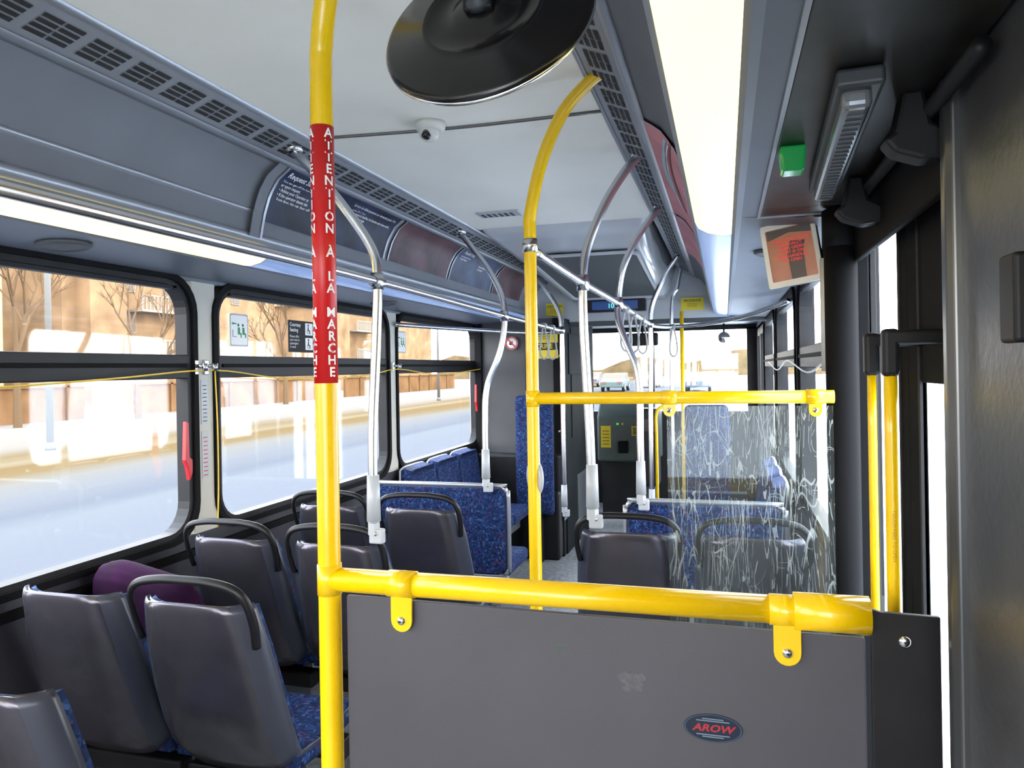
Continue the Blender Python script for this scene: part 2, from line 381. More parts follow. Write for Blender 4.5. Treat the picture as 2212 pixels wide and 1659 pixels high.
# ------------------------------------------------ near barrier
root=E('door_barrier',(-.771,1.33,ZF),'yellow tube barrier with red warning band and grey panel','barrier')
b=B(); px=-.771
b.tube([(px,1.33,ZF),(px,1.33,-.8),(px,1.33,0),(px,1.33,.56),(px+.006,1.325,.66),(px+.03,1.305,.74),(px+.075,1.27,.80)],.0225,yellow,seg=24); b.obj('pole',root,label='yellow bent vertical pole')
b=B(); b.cyl((px,1.33,-.021),(px,1.33,.494),.0236,red,seg=40)
st='ATTENTION À LA MARCHE'
for ang in (-1.12,.55):
    base=math.atan2(-1.33,.771)
    for i,ch in enumerate(st):
        if ch==' ': continue
        zc=.477-i*(.488/20.5)
        th0=base+ang
        def fn(u,v,zc=zc,th0=th0):
            th=th0+(u)/.0242
            return (px+.0242*math.cos(th),1.33+.0242*math.sin(th),zc-.0085+v)
        b.text(ch,.0265,white,fn,align='CENTER',wide=1.0,bold=.0006)
b.obj('warning_band',root,label='red band with white French warning lettering')
b=B(); b.cyl((px,1.33,-.415),(.11,1.33,-.415),.0235,yellow); b.cyl((.105,1.33,-.415),(.222,1.33,-.415),.031,yellow); b.cyl((px-.0,1.33,-.445),(px,1.33,-.385),.0245,yellow)
b.obj('rail',root,label='yellow horizontal rail')
b=B(); b.prism([(-.737,1.335,-1.35),(-.737,1.335,-.448),(.216,1.335,-.455),(.216,1.335,-1.35)],(0,.012,0),panel_m,.002)
sm=M('scuff_grey',(.085,.083,.098),.6,var=.2,vscale=90)
rnd=random.Random(3)
for cx,cz,rx,m_ in [(-.30,-.515,.008,M('scuff_green',(.05,.072,.063),.6))]+[(-.17+rnd.uniform(-.02,.02),-.565+rnd.uniform(-.014,.014),rnd.uniform(.003,.009),sm) for _ in range(22)]:
    b.quad([(cx+rx*math.cos(t*.7)*(1+.25*math.sin(t*5)),1.3345-rnd.random()*.0003,cz+rx*.8*math.sin(t*.7)*(1+.2*math.cos(t*3))) for t in range(9)],m_)
b.obj('panel',root,label='grey laminate modesty panel')
def tab(b,x,y,ztop,zbot,w_,m_):
    pts=[(x-w_/2,y,ztop)]+[(x+w_/2*math.cos(math.radians(t)),y,zbot+w_/2+w_/2*math.sin(math.radians(t))) for t in range(180,361,20)]+[(x+w_/2,y,ztop)]
    b.prism(pts,(0,.006,0),m_,.001)
def bolt(b,x,y,z,r=.007):
    b.lathe([(r*1.25,0),(r*1.25,.0015),(r,.003),(r*.7,.005),(0,.0055)],(x,y,z),(0,-1,0),bolt_m,20)
    b.lathe([(r*.35,.0050),(r*.35,.0062),(0,.0062)],(x,y,z),(0,-1,0),dark,6)
for bx in (-.612,.094):
    b=B(); tab(b,bx,1.322,-.40,-.507,.044,yellow); b.cyl((bx-.028,1.33,-.415),(bx+.028,1.33,-.415),.0258,yellow); o=b.obj('bracket',root,label='yellow clamp bracket')
    b=B(); bolt(b,bx,1.322,-.485); b.obj('bolt',root)
b=B(); navy=M('sticker_navy',(.004,.011,.030),.3); stt=M('sticker_text',(.16,.21,.28),.5)
ov=lambda k:[(-.03+.050*k*math.cos(t*math.pi/16),1.3345-.0006*(2-k),-.631+.0245*k*math.sin(t*math.pi/16)) for t in range(32)]
b.prism(ov(1),(0,-.0006,0),navy); b.text('AROW',.0175,M('sticker_red',(.33,.015,.025),.4),lambda u,v:(-.03+u,1.3330,-.637+v),align='CENTER',bold=.0006,wide=1.25,shear=.25)
b.ring(ov(.97),ov(.93),(0,-.0009,0),M('sticker_grey',(.04,.07,.12),.4))
for dz,hw_ in ((.012,.028),(.0155,.018),(-.012,.028),(-.0155,.018)): b.bb(-.03-hw_,-.03+hw_,1.3330,1.3334,-.631+dz-.0009,-.631+dz+.0009,stt)
b.obj('sticker',root,label='navy oval maker sticker with red lettering')
b=B(); b.prism([(.225,1.335,-1.45),(.225,1.335,-.405),(.24,1.335,-.41),(.328,1.335,-.412),(.328,1.335,-1.45)],(0,.012,0),black,.002); bolt(b,.275,1.334,-.455,.008)
b.obj('mounting_plate',root,label='black bolted mounting plate')
# ------------------------------------------------ far barrier
root=E('glass_barrier',(-.515,2.0,ZF),'yellow tube barrier with scratched clear panel','barrier')
b=B(); fx=-.515
b.tube([(fx,2,ZF),(fx,2,-.6),(fx,2,0),(fx,2,.36),(fx+.002,2,.43),(-.478,2.0,.574),(-.417,1.99,.695),(-.345,1.98,.765),(-.285,1.97,.80)],.0175,yellow,seg=20); b.obj('pole',root,label='yellow bent vertical pole')
b=B(); b.cyl((fx,2,.325),(fx,2,.362),.021,chrome); b.obj('collar',root,label='chrome collar')
b=B(); b.cyl((fx,2,-.082),(.262,2,-.082),.0165,yellow); b.cyl((fx,2,-.105),(fx,2,-.06),.019,yellow); b.obj('rail',root,label='yellow horizontal rail')
b=B(); b.prism([(-.15+u,2.004,v) for u,v in ((0,-1.0),(0,-.12),(.012,-.105),(.41,-.105),(.41,-1.0))],(0,.008,0),scr_glass); b.obj('panel',root,label='clear scratched polycarbonate panel',origin=(.05,2.008,-.35))
for bx in (-.142,.218):
    b=B(); tab(b,bx,1.994,-.08,-.132,.032,yellow); b.cyl((bx-.02,2,-.082),(bx+.02,2,-.082),.0192,yellow); b.obj('bracket',root,label='yellow clamp bracket')
    b=B(); bolt(b,bx,1.994,-.115,.006); b.obj('bolt',root)
b=B(); b.lathe([(.050,-.006),(.053,0),(.048,.006),(0,.007)],(fx-.004,2.024,-.305),(-.80,-.60,0),lgrey,40); b.obj('stop_button',root,label='grey round stop request button housing')
# ------------------------------------------------ grab poles and rails
def gpole(pts,r=.0165,foot=None,top=None,lab='brushed steel grab pole bending up to the ceiling'):
    root=E('grab_pole',pts[0],lab,'grab pole',group='steel grab poles')
    b=B(); b.tube(pts,r,chrome,seg=18); b.obj('pole',root)
    p=V(pts[0])
    b=B(); b.cyl(p-V((0,0,.005)),p+V((0,0,.15)),r*1.45,lgrey,r2=r*1.25); b.obj('sleeve',root,label='grey cast sleeve')
    b=B(); b.cyl(p-V((0,0,.01)),p-V((.0,0,.05)),.022,lgrey,seg=6); b.box(p-V((-.012,0,.055)),(.05,.03,.05),lgrey,.006); 
    b.cyl(p+V((.012,-.018,-.045)),p+V((.012,-.012,-.045)),.007,bolt_m); b.obj('foot_clamp',root,label='bolted joint clamp')
    q=V(pts[-1]); b=B(); b.cyl(q-V((0,0,.006)),q+V((0,0,.02)),.032,chrome); b.obj('ceiling_flange',root)
    return root
gpole([(-.468,2.66,-.50),(-.475,2.66,-.2),(-.488,2.66,.1),(-.49,2.66,.31),(-.475,2.68,.44),(-.41,2.70,.60),(-.335,2.72,.72),(-.285,2.735,.775)])
gpole([(-.385,3.50,-.59),(-.385,3.50,-.35),(-.39,3.52,-.05),(-.44,3.54,.10),(-.485,3.57,.22),(-.49,3.6,.33),(-.465,3.6,.48),(-.40,3.62,.62),(-.33,3.63,.72),(-.285,3.64,.775)])
gpole([(-.50,5.22,-1.0),(-.50,5.22,-.4),(-.49,5.22,.1),(-.49,5.22,.31),(-.47,5.22,.45),(-.38,5.22,.64),(-.285,5.21,.775)])
gpole([(-1.15,2.28,-.50),(-1.148,2.28,-.2),(-1.14,2.30,.1),(-1.132,2.30,.30),(-1.15,2.30,.42),(-1.25,2.27,.58),(-1.35,2.25,.70),(-1.41,2.24,.765)])
gpole([(-1.25,3.81,-.58),(-1.25,3.81,-.3),(-1.24,3.82,-.1),(-1.17,3.83,.08),(-1.14,3.84,.25),(-1.15,3.85,.38),(-1.22,3.86,.53),(-1.33,3.87,.68),(-1.40,3.88,.765)])
gpole([(-1.14,5.3,-1.0),(-1.14,5.3,-.4),(-1.14,5.3,.1),(-1.14,5.3,.30),(-1.17,5.3,.45),(-1.28,5.3,.62),(-1.40,5.3,.765)])
def rail(pts,js,lab):
    root=E('grab_rail',pts[0],lab,'grab rail')
    b=B(); b.tube(pts,.0145,chrome,seg=16); b.obj('rail',root)
    for j in js:
        b=B(); b.cyl(V(j)-V((0,.03,0)),V(j)+V((0,.03,0)),.021,chrome); b.cyl(V(j)-V((0,0,.028)),V(j)+V((0,0,.028)),.022,chrome); b.obj('rail_clamp',root)
rail([(-.512,2.03,.332),(-.50,2.4,.318),(-.49,2.66,.31),(-.49,3.6,.312),(-.49,5.0,.30),(-.47,5.4,.295),(-.36,5.6,.295),(-.15,5.5,.30),(.1,5.0,.31),(.26,4.5,.33),(.33,4.2,.34)],[(-.49,2.66,.31),(-.49,3.6,.312),(-.49,5.22,.30)],'overhead steel grab rail beside the aisle on door side')
rail([(-1.13,-1.5,.31),(-1.13,1.0,.31),(-1.13,2.30,.308),(-1.14,3.84,.29),(-1.14,5.0,.28),(-1.16,5.35,.28),(-1.27,5.55,.28),(-1.5,5.4,.28),(-1.8,4.8,.29),(-2.02,4.35,.30)],[(-1.132,2.30,.308),(-1.14,3.84,.29),(-1.14,5.3,.28)],'overhead steel grab rail above the window side seats')
strapm=M('strap_grey',(.30,.31,.31),.5)
for (x,y,z) in ((-.49,3.88,.30),(-.49,4.22,.30),(-.49,4.68,.30),(-.36,5.6,.29),(-1.14,4.75,.28),(-1.14,5.0,.28)):
    b=B(); b.tube([(x,y,z+.01),(x-.014,y,z-.05),(x-.026,y,z-.13),(x-.024,y,z-.19),(x,y,z-.215),(x+.024,y,z-.19),(x+.026,y,z-.13),(x+.014,y,z-.05)],.0042,strapm,seg=8,closed=True,sq=1.4); b.cyl((x,y-.02,z+.005),(x,y+.02,z+.005),.02,strapm)
    b.obj('strap_hanger',label='grey looped hanging strap on the overhead rail',category='strap hanger',group='strap hangers on the overhead rails')
# ------------------------------------------------ grey seats
SP=[(-.140,.956,.152),(-.143,.948,.164),(-.139,.92,.174),(-.110,.80,.195),(-.070,.66,.206),(-.036,.56,.210),(.002,.48,.208),(.060,.42,.200),(.20,.400,.192),(.38,.41,.19),(.43,.418,.18)]
def prof(P,n0,n1,wd,fl,b,m_,matfn=None,half=9):
    rings=[]
    for i,(y,z,w_) in enumerate(P):
        a0=P[max(i-1,0)];a1=P[min(i+1,len(P)-1)]; t=V((a1[0]-a0[0],a1[1]-a0[1])).normalized(); n=V((-t.y,t.x))
        r=[]
        ss=[-1+2*k/(2*half) for k in range(2*half+1)]
        for q in ss: o=n0+fl*abs(q)**4; r.append((q*(w_+wd),y+n.x*o,z+n.y*o))
        for q in ss[::-1]: o=n1+fl*abs(q)**4; r.append((q*(w_+wd),y+n.x*o,z+n.y*o))
        rings.append(r)
    b.loft(rings,m_,matfn=matfn)
def greyseat(loc):
    root=E('bus_seat',(0,0,0),'grey plastic shell bus seat with blue upholstery and black handle','seat',group='grey shell bus seats')
    b=B()
    prof(SP,0,.016,0,.055,b,shell_m,matfn=lambda i,j: shell_edge if (j in (0,1,16,17,18,19,36,37)) else shell_m); b.obj('seat_shell',root,origin=(0,0,0))
    b=B(); prof(SP[2:8],.018,.055,-.008,.035,b,blue); b.obj('backrest_cushion',root,origin=(0,0,0))
    b=B(); prof(SP[7:],.018,.065,.0,.0,b,blue); b.obj('seat_cushion',root,origin=(0,0,0))
    b=B(); b.tube([(-.180,-.085,.835),(-.187,-.105,.90),(-.180,-.127,.965),(-.148,-.138,1.0),(-.08,-.140,1.014),(0,-.140,1.016),(.08,-.140,1.014),(.148,-.138,1.0),(.180,-.127,.965),(.187,-.105,.90),(.180,-.085,.835)],.0085,M('handle_black',(.006,.006,.008),.4,spec=.3),seg=12,sq=1.4); b.obj('grab_handle',root,origin=(0,0,0),label='black arched handle')
    b=B(); b.bb(-.2,.2,.10,.16,.33,.39,black,.008); b.bb(-.2,.2,.32,.38,.33,.395,black,.008); b.prism([(-.05,.12,.34),(-.05,.36,.34),(-.05,.30,.02),(-.05,.38,0),(-.05,.10,0),(-.05,.18,.02)],(.10,0,0),mgrey,.005); b.obj('seat_leg',root,origin=(0,0,0))
    root.location=loc; return root
s0=greyseat((-1.365,1.755,ZF))
NH='grey plastic shell bus seat with blue upholstery, no handle'
dup(s0,(-1.79,1.755,ZF),skip=('grab_handle',),label=NH); dup(s0,(-1.42,1.20,ZF),skip=('grab_handle',),label=NH)
for p in ((-1.32,2.43),(-1.75,2.43),(-1.285,3.09),(-1.715,3.09),(-.35,2.81),(.085,2.81)): dup(s0,(p[0],p[1],ZF))
def blueseat():
    root=E('blue_seat',(0,0,0),'blue patterned upholstered bus seat','seat',group='blue upholstered seats by the side walls')
    b=B(); P=[(-.07,.93,.17),(-.075,.915,.195),(-.07,.85,.21),(-.05,.7,.215),(-.03,.55,.215),(-.01,.44,.21)]
    prof(P,0,.07,0,.01,b,blue); b.obj('backrest_cushion',root,origin=(0,0,0))
    b=B(); b.box((0,.22,.445),(.43,.44,.09),blue,.03); b.obj('seat_cushion',root,origin=(0,0,0))
    b=B(); b.bb(-.2,.2,0,.36,.30,.40,mgrey,.01); b.bb(-.06,.06,.06,.26,0,.31,mgrey,.01); b.obj('seat_base',root,origin=(0,0,0))
    b=B(); prof(P,-.012,0,.004,.01,b,lgrey); b.obj('seat_shell',root,origin=(0,0,0))
    return root
bs=blueseat(); bs.location=(-1.93,4.54,ZF); bs.rotation_euler=(0,0,-math.pi/2)
for y in (4.99,5.44): dup(bs,(-1.93,y,ZF),-math.pi/2)
for y in (4.24,4.69,5.14): dup(bs,(.23,y,ZF),math.pi/2)
def bench(cx,w_,y,zt,zb,lab):
    root=E('bench_seat',(cx,y,ZF),lab,'seat',group='framed blue bench seats')
    cz=(zt+zb)/2; h=zt-zb
    b=B(); b.prism([(cx+u,y-.02,cz+v) for u,v in rr(w_-.03,h-.03,.05)],(0,.05,0),blue,.004); b.obj('backrest',root)
    b=B(); b.tube([(cx+u,y,cz+v) for u,v in rr(w_,h,.06,4)],.012,trim_m,closed=True,sub=2,seg=10); b.obj('frame',root,label='grey tubular frame')
    for k in (-1,1):
        b=B(); b.box((cx+k*w_/4,y+.25,ZF+.45),(w_/2-.02,.42,.08),blue,.03); b.obj('seat_cushion',root)
        b=B(); b.bb(cx+k*w_/4-.04,cx+k*w_/4+.04,y+.05,y+.35,ZF,ZF+.41,mgrey,.01); b.obj('seat_leg',root)
bench(-1.535,.80,3.84,-.63,-1.12,'blue double seat back with grey tubular frame below steel pole')
bench(-.105,.72,3.53,-.63,-1.12,'blue double seat back with grey tubular frame behind clear panel')
def upright(cx,y,zt,zb,w_,lab):
    root=E('folding_seat',(cx,y,ZF),lab,'seat')
    b=B(); b.box((cx,y,(zt+zb)/2),(w_,.08,zt-zb),blue,.035,smooth=True); b.obj('seat_cushion',root)
    b=B(); b.bb(cx-w_/2+.03,cx+w_/2-.03,y+.04,y+.08,zb-.02,zt-.05,black,.01); b.bb(cx-.05,cx+.05,y+.02,y+.08,ZF,zb,black,.01); b.obj('seat_base',root)
upright(-1.47,5.74,-.21,-1.16,.31,'blue upholstered folding seat stowed upright by partition')
upright(-.14,5.9,-.30,-1.1,.33,'blue upholstered folding seat seen through scratched panel')
# purple jacket
b=B(); bm=bmesh.new(); bmesh.ops.create_icosphere(bm,subdivisions=5,radius=1)
from mathutils import noise
for v in bm.verts:
    n=noise.noise(v.co*1.6)*.10+noise.noise(V((v.co.x*3,v.co.y,v.co.z*11)))*.03; c=v.co*(1+n)
    c=V((math.copysign(abs(c.x)**.5,c.x)*.20,c.y*.075,math.copysign(abs(c.z)**.4,c.z)*.235)); 
    if c.z>0: c.z-=(c.x+.16)*.18
    v.co=c
b.add(bm,purple,True,Matrix.Translation((-1.820,1.995,-.83)))
b.obj('jacket',label='dark purple crumpled jacket on the seat by window',category='jacket')
# ------------------------------------------------ mirror
mc=V((-.362,1.145,.566)); nn=V((-.05,-.87,.47)).normalized()
root=E('convex_mirror',mc,'round black backed convex mirror hung from the ceiling','mirror')
b=B(); b.lathe([(0,.026),(.045,.026),(.052,.020),(.095,.018),(.10,.024),(.105,.018),(.168,.006),(.175,.002),(.179,-.006),(.175,-.010),(0,-.010)],mc,nn,gloss_black,64); b.obj('mirror_back',root)
b=B(); b.lathe([(.1795,-.004),(.1795,-.009),(.17,-.012),(.1,-.035),(0,-.045)],mc,nn,bolt_m,64); b.obj('mirror_glass',root,label='silver convex mirror face')
b=B(); q=mc+nn*.03
b.box(q,(.05,.03,.03),black,.006); b.lathe([(.022,0),(.022,.012),(.012,.018),(.010,.03),(0,.032)],q,nn,mgrey,20)
b.tube([q+nn*.02,q+nn*.04+V((0,0,.03)),q+nn*.03+V((0,0,.12)),V((q.x,q.y-.02,.80))],.008,black); b.cyl((q.x,q.y-.02,.785),(q.x,q.y-.02,.80),.035,black); b.obj('mirror_bracket',root,label='ball joint bracket and stem')
root=E('dome_camera',(-.90,2.23,.8),'small white dome security camera on the ceiling','camera')
b=B(); b.lathe([(.050,0),(.050,.012),(.045,.025),(.030,.030)],(-.90,2.23,.80),(0,0,-1),whitep); b.obj('camera_base',root)
b=B(); b.lathe([(.031,.025),(.033,.034),(.030,.050),(.018,.060),(0,.064)],(-.90,2.225,.80),(0,-.15,-1),whitep,32); b.lathe([(.014,.044),(.015,.061),(.007,.067),(0,.067)],(-.90,2.22,.80),(.0,-.5,-1),gloss_black,24); b.obj('camera_dome',root)
b=B(); b.box((-1.09,3.62,.795),(.22,.10,.012),lgrey,.003)
for i in range(6): b.bb(-1.18+i*.03,-1.165+i*.03,3.585,3.655,.7875,.789,mgrey)
b.obj('speaker_plate',label='small rectangular vent plate on the ceiling',category='vent')
def spk(x,y,z,tilt):
    b=B(); b.lathe([(.075,0),(.075,.006),(.066,.012),(.062,.008),(.02,.014),(0,.014)],(x,y,z),(tilt,0,-1),M('speaker_grey',(.08,.08,.09),.6)); b.obj('ceiling_speaker',label='round grey flush speaker in the soffit',category='speaker',group='soffit speakers')
spk(-1.88,1.75,.396,.06); spk(-1.88,3.9,.396,.06); spk(.18,2.75,.396,-.06)
# ------------------------------------------------ adverts
def ad(sd,y0,y1,m_,lab,deco=None,t0=.008,t1=.20):
    b=B(); b.sheet([coveat(t0+(t1-t0)*k/8,sd,.006) for k in range(9)],y0,y1,m_,1)
    def fn(yy,tt,off=.009):
        def f(u,v):
            x,z=coveat(tt-v,sd,off); return (x,yy+u if sd<0 else yy-u,z)
        return f
    if deco: deco(b,fn)
    for yy in (y0-.012,y1):
        b.sheet([coveat(t0+(t1-t0)*k/8,sd,.010) for k in range(9)],yy,yy+.012,trim_m)
    b.obj('advert_panel',label=lab,category='advert',group='adverts in the cove panels')
def d1(b,fn):
    b.text('Request Stop',.034,white,fn(2.36,.045),bold=.0005)
    b.text('You can get off the bus anywhere\nor upon request.\n• Advise your Operator at\n• If the operator deems the\n  front door, the rear door will',.0185,white,fn(2.36,.072),ls=1.0)
    b.text('Service de débarquement sur demande après 19 h',.020,white,fn(2.86,.045))
    b.text('après 19 h / 7 pm\n• Avertissez le chauffeur de l\'autobus entre deux arrêts\n• Si le chauffeur juge\n  la porte avant',.0165,white,fn(2.88,.070),ls=1.0)
ad(-1,2.33,3.30,ad_navy,'navy service notice with white lettering in the cove',d1,t1=.235)
ad(-1,3.36,4.15,ad_grey,'grey and dull red advert in the cove',t1=.235)
ad(-1,4.20,5.0,ad_blue2,'blue grey notice with small white lettering in the cove',lambda b,fn:(b.text('Request Stop',.034,white,fn(4.26,.045)),b.text('You can get off the bus\nor upon request.',.018,white,fn(4.26,.075)),b.text('Service de débarquement\nsur demande',.02,white,fn(4.62,.10))),t1=.235)
ad(-1,5.06,5.8,ad_grey,'grey advert with pale text in the cove',t1=.235)
pinkw=M('ad_palepink',(.9,.8,.8),.5)
def d2(b,fn):
    def curve(y0,t0,amp,th,m_,n=16,L=1.0,ph=0):
        for i in range(n):
            u0,u1=-L/2+L*i/n,-L/2+L*(i+1)/n
            f=lambda u:amp*(1-(u/(L/2))**2)
            g=fn(y0,t0,.009); b.quad([g(u0,f(u0)),g(u1,f(u1)),g(u1,f(u1)-th),g(u0,f(u0)-th)],m_)
    curve(2.75,.09,.05,.012,ad_blue); curve(2.78,.105,.05,.006,white); curve(2.72,.12,.045,.010,M('ad_darkred',(.25,.05,.06),.6))
    for k,(t,l) in enumerate(((.165,.42),(.185,.50),(.205,.30),(.235,.46),(.25,.38))):
        g=fn(3.1,t,.009)
        u=0
        while u<l: b.quad([g(u,0),g(u+.03,0),g(u+.03,.008),g(u,.008)],pinkw); u+=.038+.008*((k+int(u*90))%3)
ad(1,2.22,3.6,ad_red,'red advert with pale blue curved streak in the cove',d2,t1=.283)
ad(1,3.65,4.9,ad_red,'red advert in the cove',t1=.283)
b=B(); b.sheet([coveat(k*.03,-1,.018) for k in range(11)],2.25,2.315,cove_m); b.sheet([coveat(k*.03,-1,.022) for k in range(11)],2.305,2.318,trim_m); b.obj('trim_9',label='curved grey divider rib on the cove',category='trim',kind='structure')
# ------------------------------------------------ signs
def sign(name,lab,build): 
    b=B(); build(b); return b.obj(name,label=lab,category='sign')
gx=XL-.036
def evac(y):
    def f(b):
        b.prism([(gx,y+u,.196+v) for u,v in rr(.13,.145,.01)],(.002,0,0),lgrey)
        b.prism([(gx+.002,y+u,.196+v) for u,v in rr(.115,.13,.008)],(.0008,0,0),white)
        G=M('sign_green',(.03,.25,.10),.5)
        g=lambda u,v:(gx+.0032,y+u,.196+v)
        b.tube([g(-.045,.0),g(-.045,-.03),g(-.02,-.03)],.0012,dark,sub=1,seg=6)
        for ox in (.0,.032):
            b.lathe([(.007,0),(.007,.0006),(0,.0006)],g(ox-.006,.022),(1,0,0),G,14)
            b.prism([g(ox-.01,.012),g(ox+.004,.012),g(ox+.006,-.012),g(ox+.016,-.014),g(ox+.016,-.034),g(ox+.010,-.034),g(ox+.008,-.020),g(ox-.010,-.020)],(.0006,0,0),G)
        b.prism([g(-.04,.035),g(-.055,.028),g(-.04,.021),g(-.04,.025),g(-.02,.025),g(-.02,.031),g(-.04,.031)],(.0006,0,0),G)
    sign('window_sign','small white pictogram sign with green seated figures',f)
evac(2.835); evac(4.56)
def court(b):
    b.prism([(gx,3.34+u,.186+v) for u,v in rr(.235,.16,.006)],(.002,0,0),dark)
    g=lambda u,v:(gx+.003,3.235+u,.236+v)
    b.text('Courtesy\nSeating',.026,white,g,bold=.0003); 
    g2=lambda u,v:(gx+.003,3.235+u,.180+v)
    b.text('Please offer\nyour seat to\npassengers\nin need',.0175,white,g2)
    b.prism([(gx+.002,3.412+u,.226+v) for u,v in rr(.07,.062,.003)],(.0006,0,0),white); b.prism([(gx+.002,3.412+u,.15+v) for u,v in rr(.07,.062,.003)],(.0006,0,0),white)
    for zc in (.226,.15):
        g3=lambda u,v:(gx+.0028,3.405+u,zc+v)
        b.lathe([(.006,0),(.006,.0006),(0,.0006)],g3(0,.02),(1,0,0),dark,14)
        b.prism([g3(-.005,.012),g3(.004,.012),g3(.004,-.004),g3(.016,-.006),g3(.018,-.024),g3(.012,-.024),g3(.010,-.010),g3(-.005,-.010)],(.0006,0,0),dark)
        b.tube([g3(.011*math.cos(t)-.002,-.012+.011*math.sin(t)) for t in [math.pi*.7+k*.6 for k in range(7)]],.0012,dark,seg=6,sub=1)
sign('window_sign','black courtesy seating sign with white lettering on the window',court)
def yel(x,y,z,w_,h,lines,big):
    def f(b):
        b.prism([(x+u,y,z+v) for u,v in rr(w_,h,.005)],(0,.003,0),yel_sign)
        b.text(big,h*.27,dark,lambda u,v:(x+u,y-.001,z+h*.18+v),align='CENTER',bold=.0004)
        if lines: b.text(lines,h*.13,dark,lambda u,v:(x+u,y-.001,z-.0+v),align='CENTER')
    return f
sign('caution_sign','yellow caution sign with black lettering',yel(-1.395,6.22,.505,.15,.11,'keep arms in\nuse handrails\nwhile moving','CAUTION'))
sign('caution_sign','yellow sign in French with black lettering',yel(-.244,6.22,.51,.18,.10,'gardez les bras\ntenez la rampe\nen mouvement','PRUDENCE'))
def crime(b):
    x,y,z=-1.41,5.965,.19
    b.prism([(x+u,y,z+v) for u,v in rr(.19,.21,.006)],(0,.003,0),yel_sign)
    b.prism([(x+u,y-.001,z-.005+v) for u,v in rr(.19,.06,.003)],(0,.001,0),dark)
    b.text('CRIME',.055,yel_sign,lambda u,v:(x-.09+u,y-.002,z-.022+v),wide=.9,bold=.001)
    b.text('see something?\nsay something',.02,dark,lambda u,v:(x-.085+u,y-.001,z+.075+v))
sign('notice_sign','yellow crime notice with black band on the partition',crime)
def nosm(b):
    c=(-1.71,5.965,.22); b.lathe([(.055,0),(.055,.002),(0,.002)],c,(0,-1,0),white,30)
    b.ring([(c[0]+.054*math.cos(t*.2618),5.9625,c[2]+.054*math.sin(t*.2618)) for t in range(24)],[(c[0]+.043*math.cos(t*.2618),5.9625,c[2]+.043*math.sin(t*.2618)) for t in range(24)],(0,-.001,0),redpl)
    b.prism([(c[0]-.035,5.9615,c[2]+.027),(c[0]-.027,5.9615,c[2]+.035),(c[0]+.035,5.9615,c[2]-.027),(c[0]+.027,5.9615,c[2]-.035)],(0,-.001,0),redpl)
    b.box((c[0]-.005,5.962,c[2]),(.03,.001,.03),dark)
sign('prohibition_sign','round white prohibition sign with red ring',nosm)
for (z0,z1) in ((-.20,-.02),(-.42,-.23)):
    b=B(); b.bb(XL,XL+.002,2.535,2.575,z0,z1,lgrey)
    for k in range(10): b.bb(XL+.002,XL+.0025,2.542+(k%3)*.002,2.568,z0+.01+k*(z1-z0-.02)/10,z0+.014+k*(z1-z0-.02)/10,redpl if z0<-.3 else mgrey)
    b.obj('pillar_decal',label='narrow grey decal with tiny print on the pillar',category='decal')
xc=XL+.05
def cord(pts,lab,m_=cordm):
    b=B(); b.tube(pts,.003,m_,seg=8,sub=5); b.obj('pull_cord',label=lab,category='pull cord',group='stop request cords')
cord([(xc,.6,-.02),(xc,1.4,-.03),(xc,2.0,-.01),(xc,2.54,.018),(xc,3.0,-.02),(xc,3.5,-.035),(xc,4.0,-.01),(xc,4.34,.014),(xc,5.0,-.03),(xc,5.6,-.01),(xc,6.0,.01)],'yellow stop request cord strung along the windows')
cord([(xc,2.56,.015),(xc+.004,2.565,-.2),(xc,2.57,-.45),(xc,2.56,-.62)],'yellow stop request cord hanging down the pillar')
cord([(XR-.05,2.3,.02),(XR-.05,2.9,-.03),(XR-.05,3.8,.02),(XR-.05,4.5,-.03),(XR-.05,5.35,.02)],'pale stop request cord along the door side windows',whitep)
for y in (2.50,2.56,4.34):
    b=B(); b.cyl((XL,y,.035),(XL+.05,y,.035),.008,chrome); b.lathe([(.012,-.015),(.012,.015)],(XL+.05,y,.03),(0,0,1),chrome,14); b.bb(XL,XL+.012,y-.012,y+.012,.0,.06,chrome,.003)
    b.obj('cord_bracket',label='small chrome cord bracket on the pillar',category='bracket',group='cord brackets')
# ------------------------------------------------ door zone
b=B(); cx,cy=.292,2.07
b.cyl((cx,cy,ZF),(cx,cy,.397),.040,rubber,seg=32); b.cyl((cx,cy,.30),(cx,cy,.395),.044,rubber)
b.obj('door_post',label='thick black round post beside the rear exit door',category='post')
b=B(); b.bb(.315,.36,2.08,2.24,ZF,.40,rubber,.004)
for z in [.2-.12*k for k in range(12)]: b.cyl((.313,2.15,z),(.316,2.15,z),.004,bolt_m,seg=10)
b.obj('trim_10',label='black riveted door jamb',category='trim',kind='structure')
b=B(); b.bb(.335,.378,1.22,1.32,ZF,.42,rubber,.006); b.obj('trim_11',label='black door jamb',category='trim',kind='structure')
root=E('equipment_panel',(.33,.7,ZF),'dark grey equipment panel with brushed metal edge by the door','panel')
eq=M('dark_grey_panel',(.050,.051,.056),.33,var=.3,vscale=7,bump=.08,bscale=60,spec=.5)
b=B(); b.bb(.322,.336,-.6,1.20,ZF,.86,eq,.004)
for z in (.62,-.75): b.lathe([(.009,0),(.007,.004),(0,.005)],(.322,1.02,z),(-1,0,0),bolt_m,14)
b.bb(.306,.322,.93,.98,.02,.12,black,.005)
b.obj('panel',root)
b=B(); b.prism([(.312,1.17,ZF),(.305,1.185,ZF),(.305,1.205,ZF),(.314,1.23,ZF),(.336,1.235,ZF),(.336,1.17,ZF)],(0,0,2.41),M('satin_edge',(.13,.135,.14),.28,.8),.003); b.obj('edge_post',root,label='satin metal edge trim')
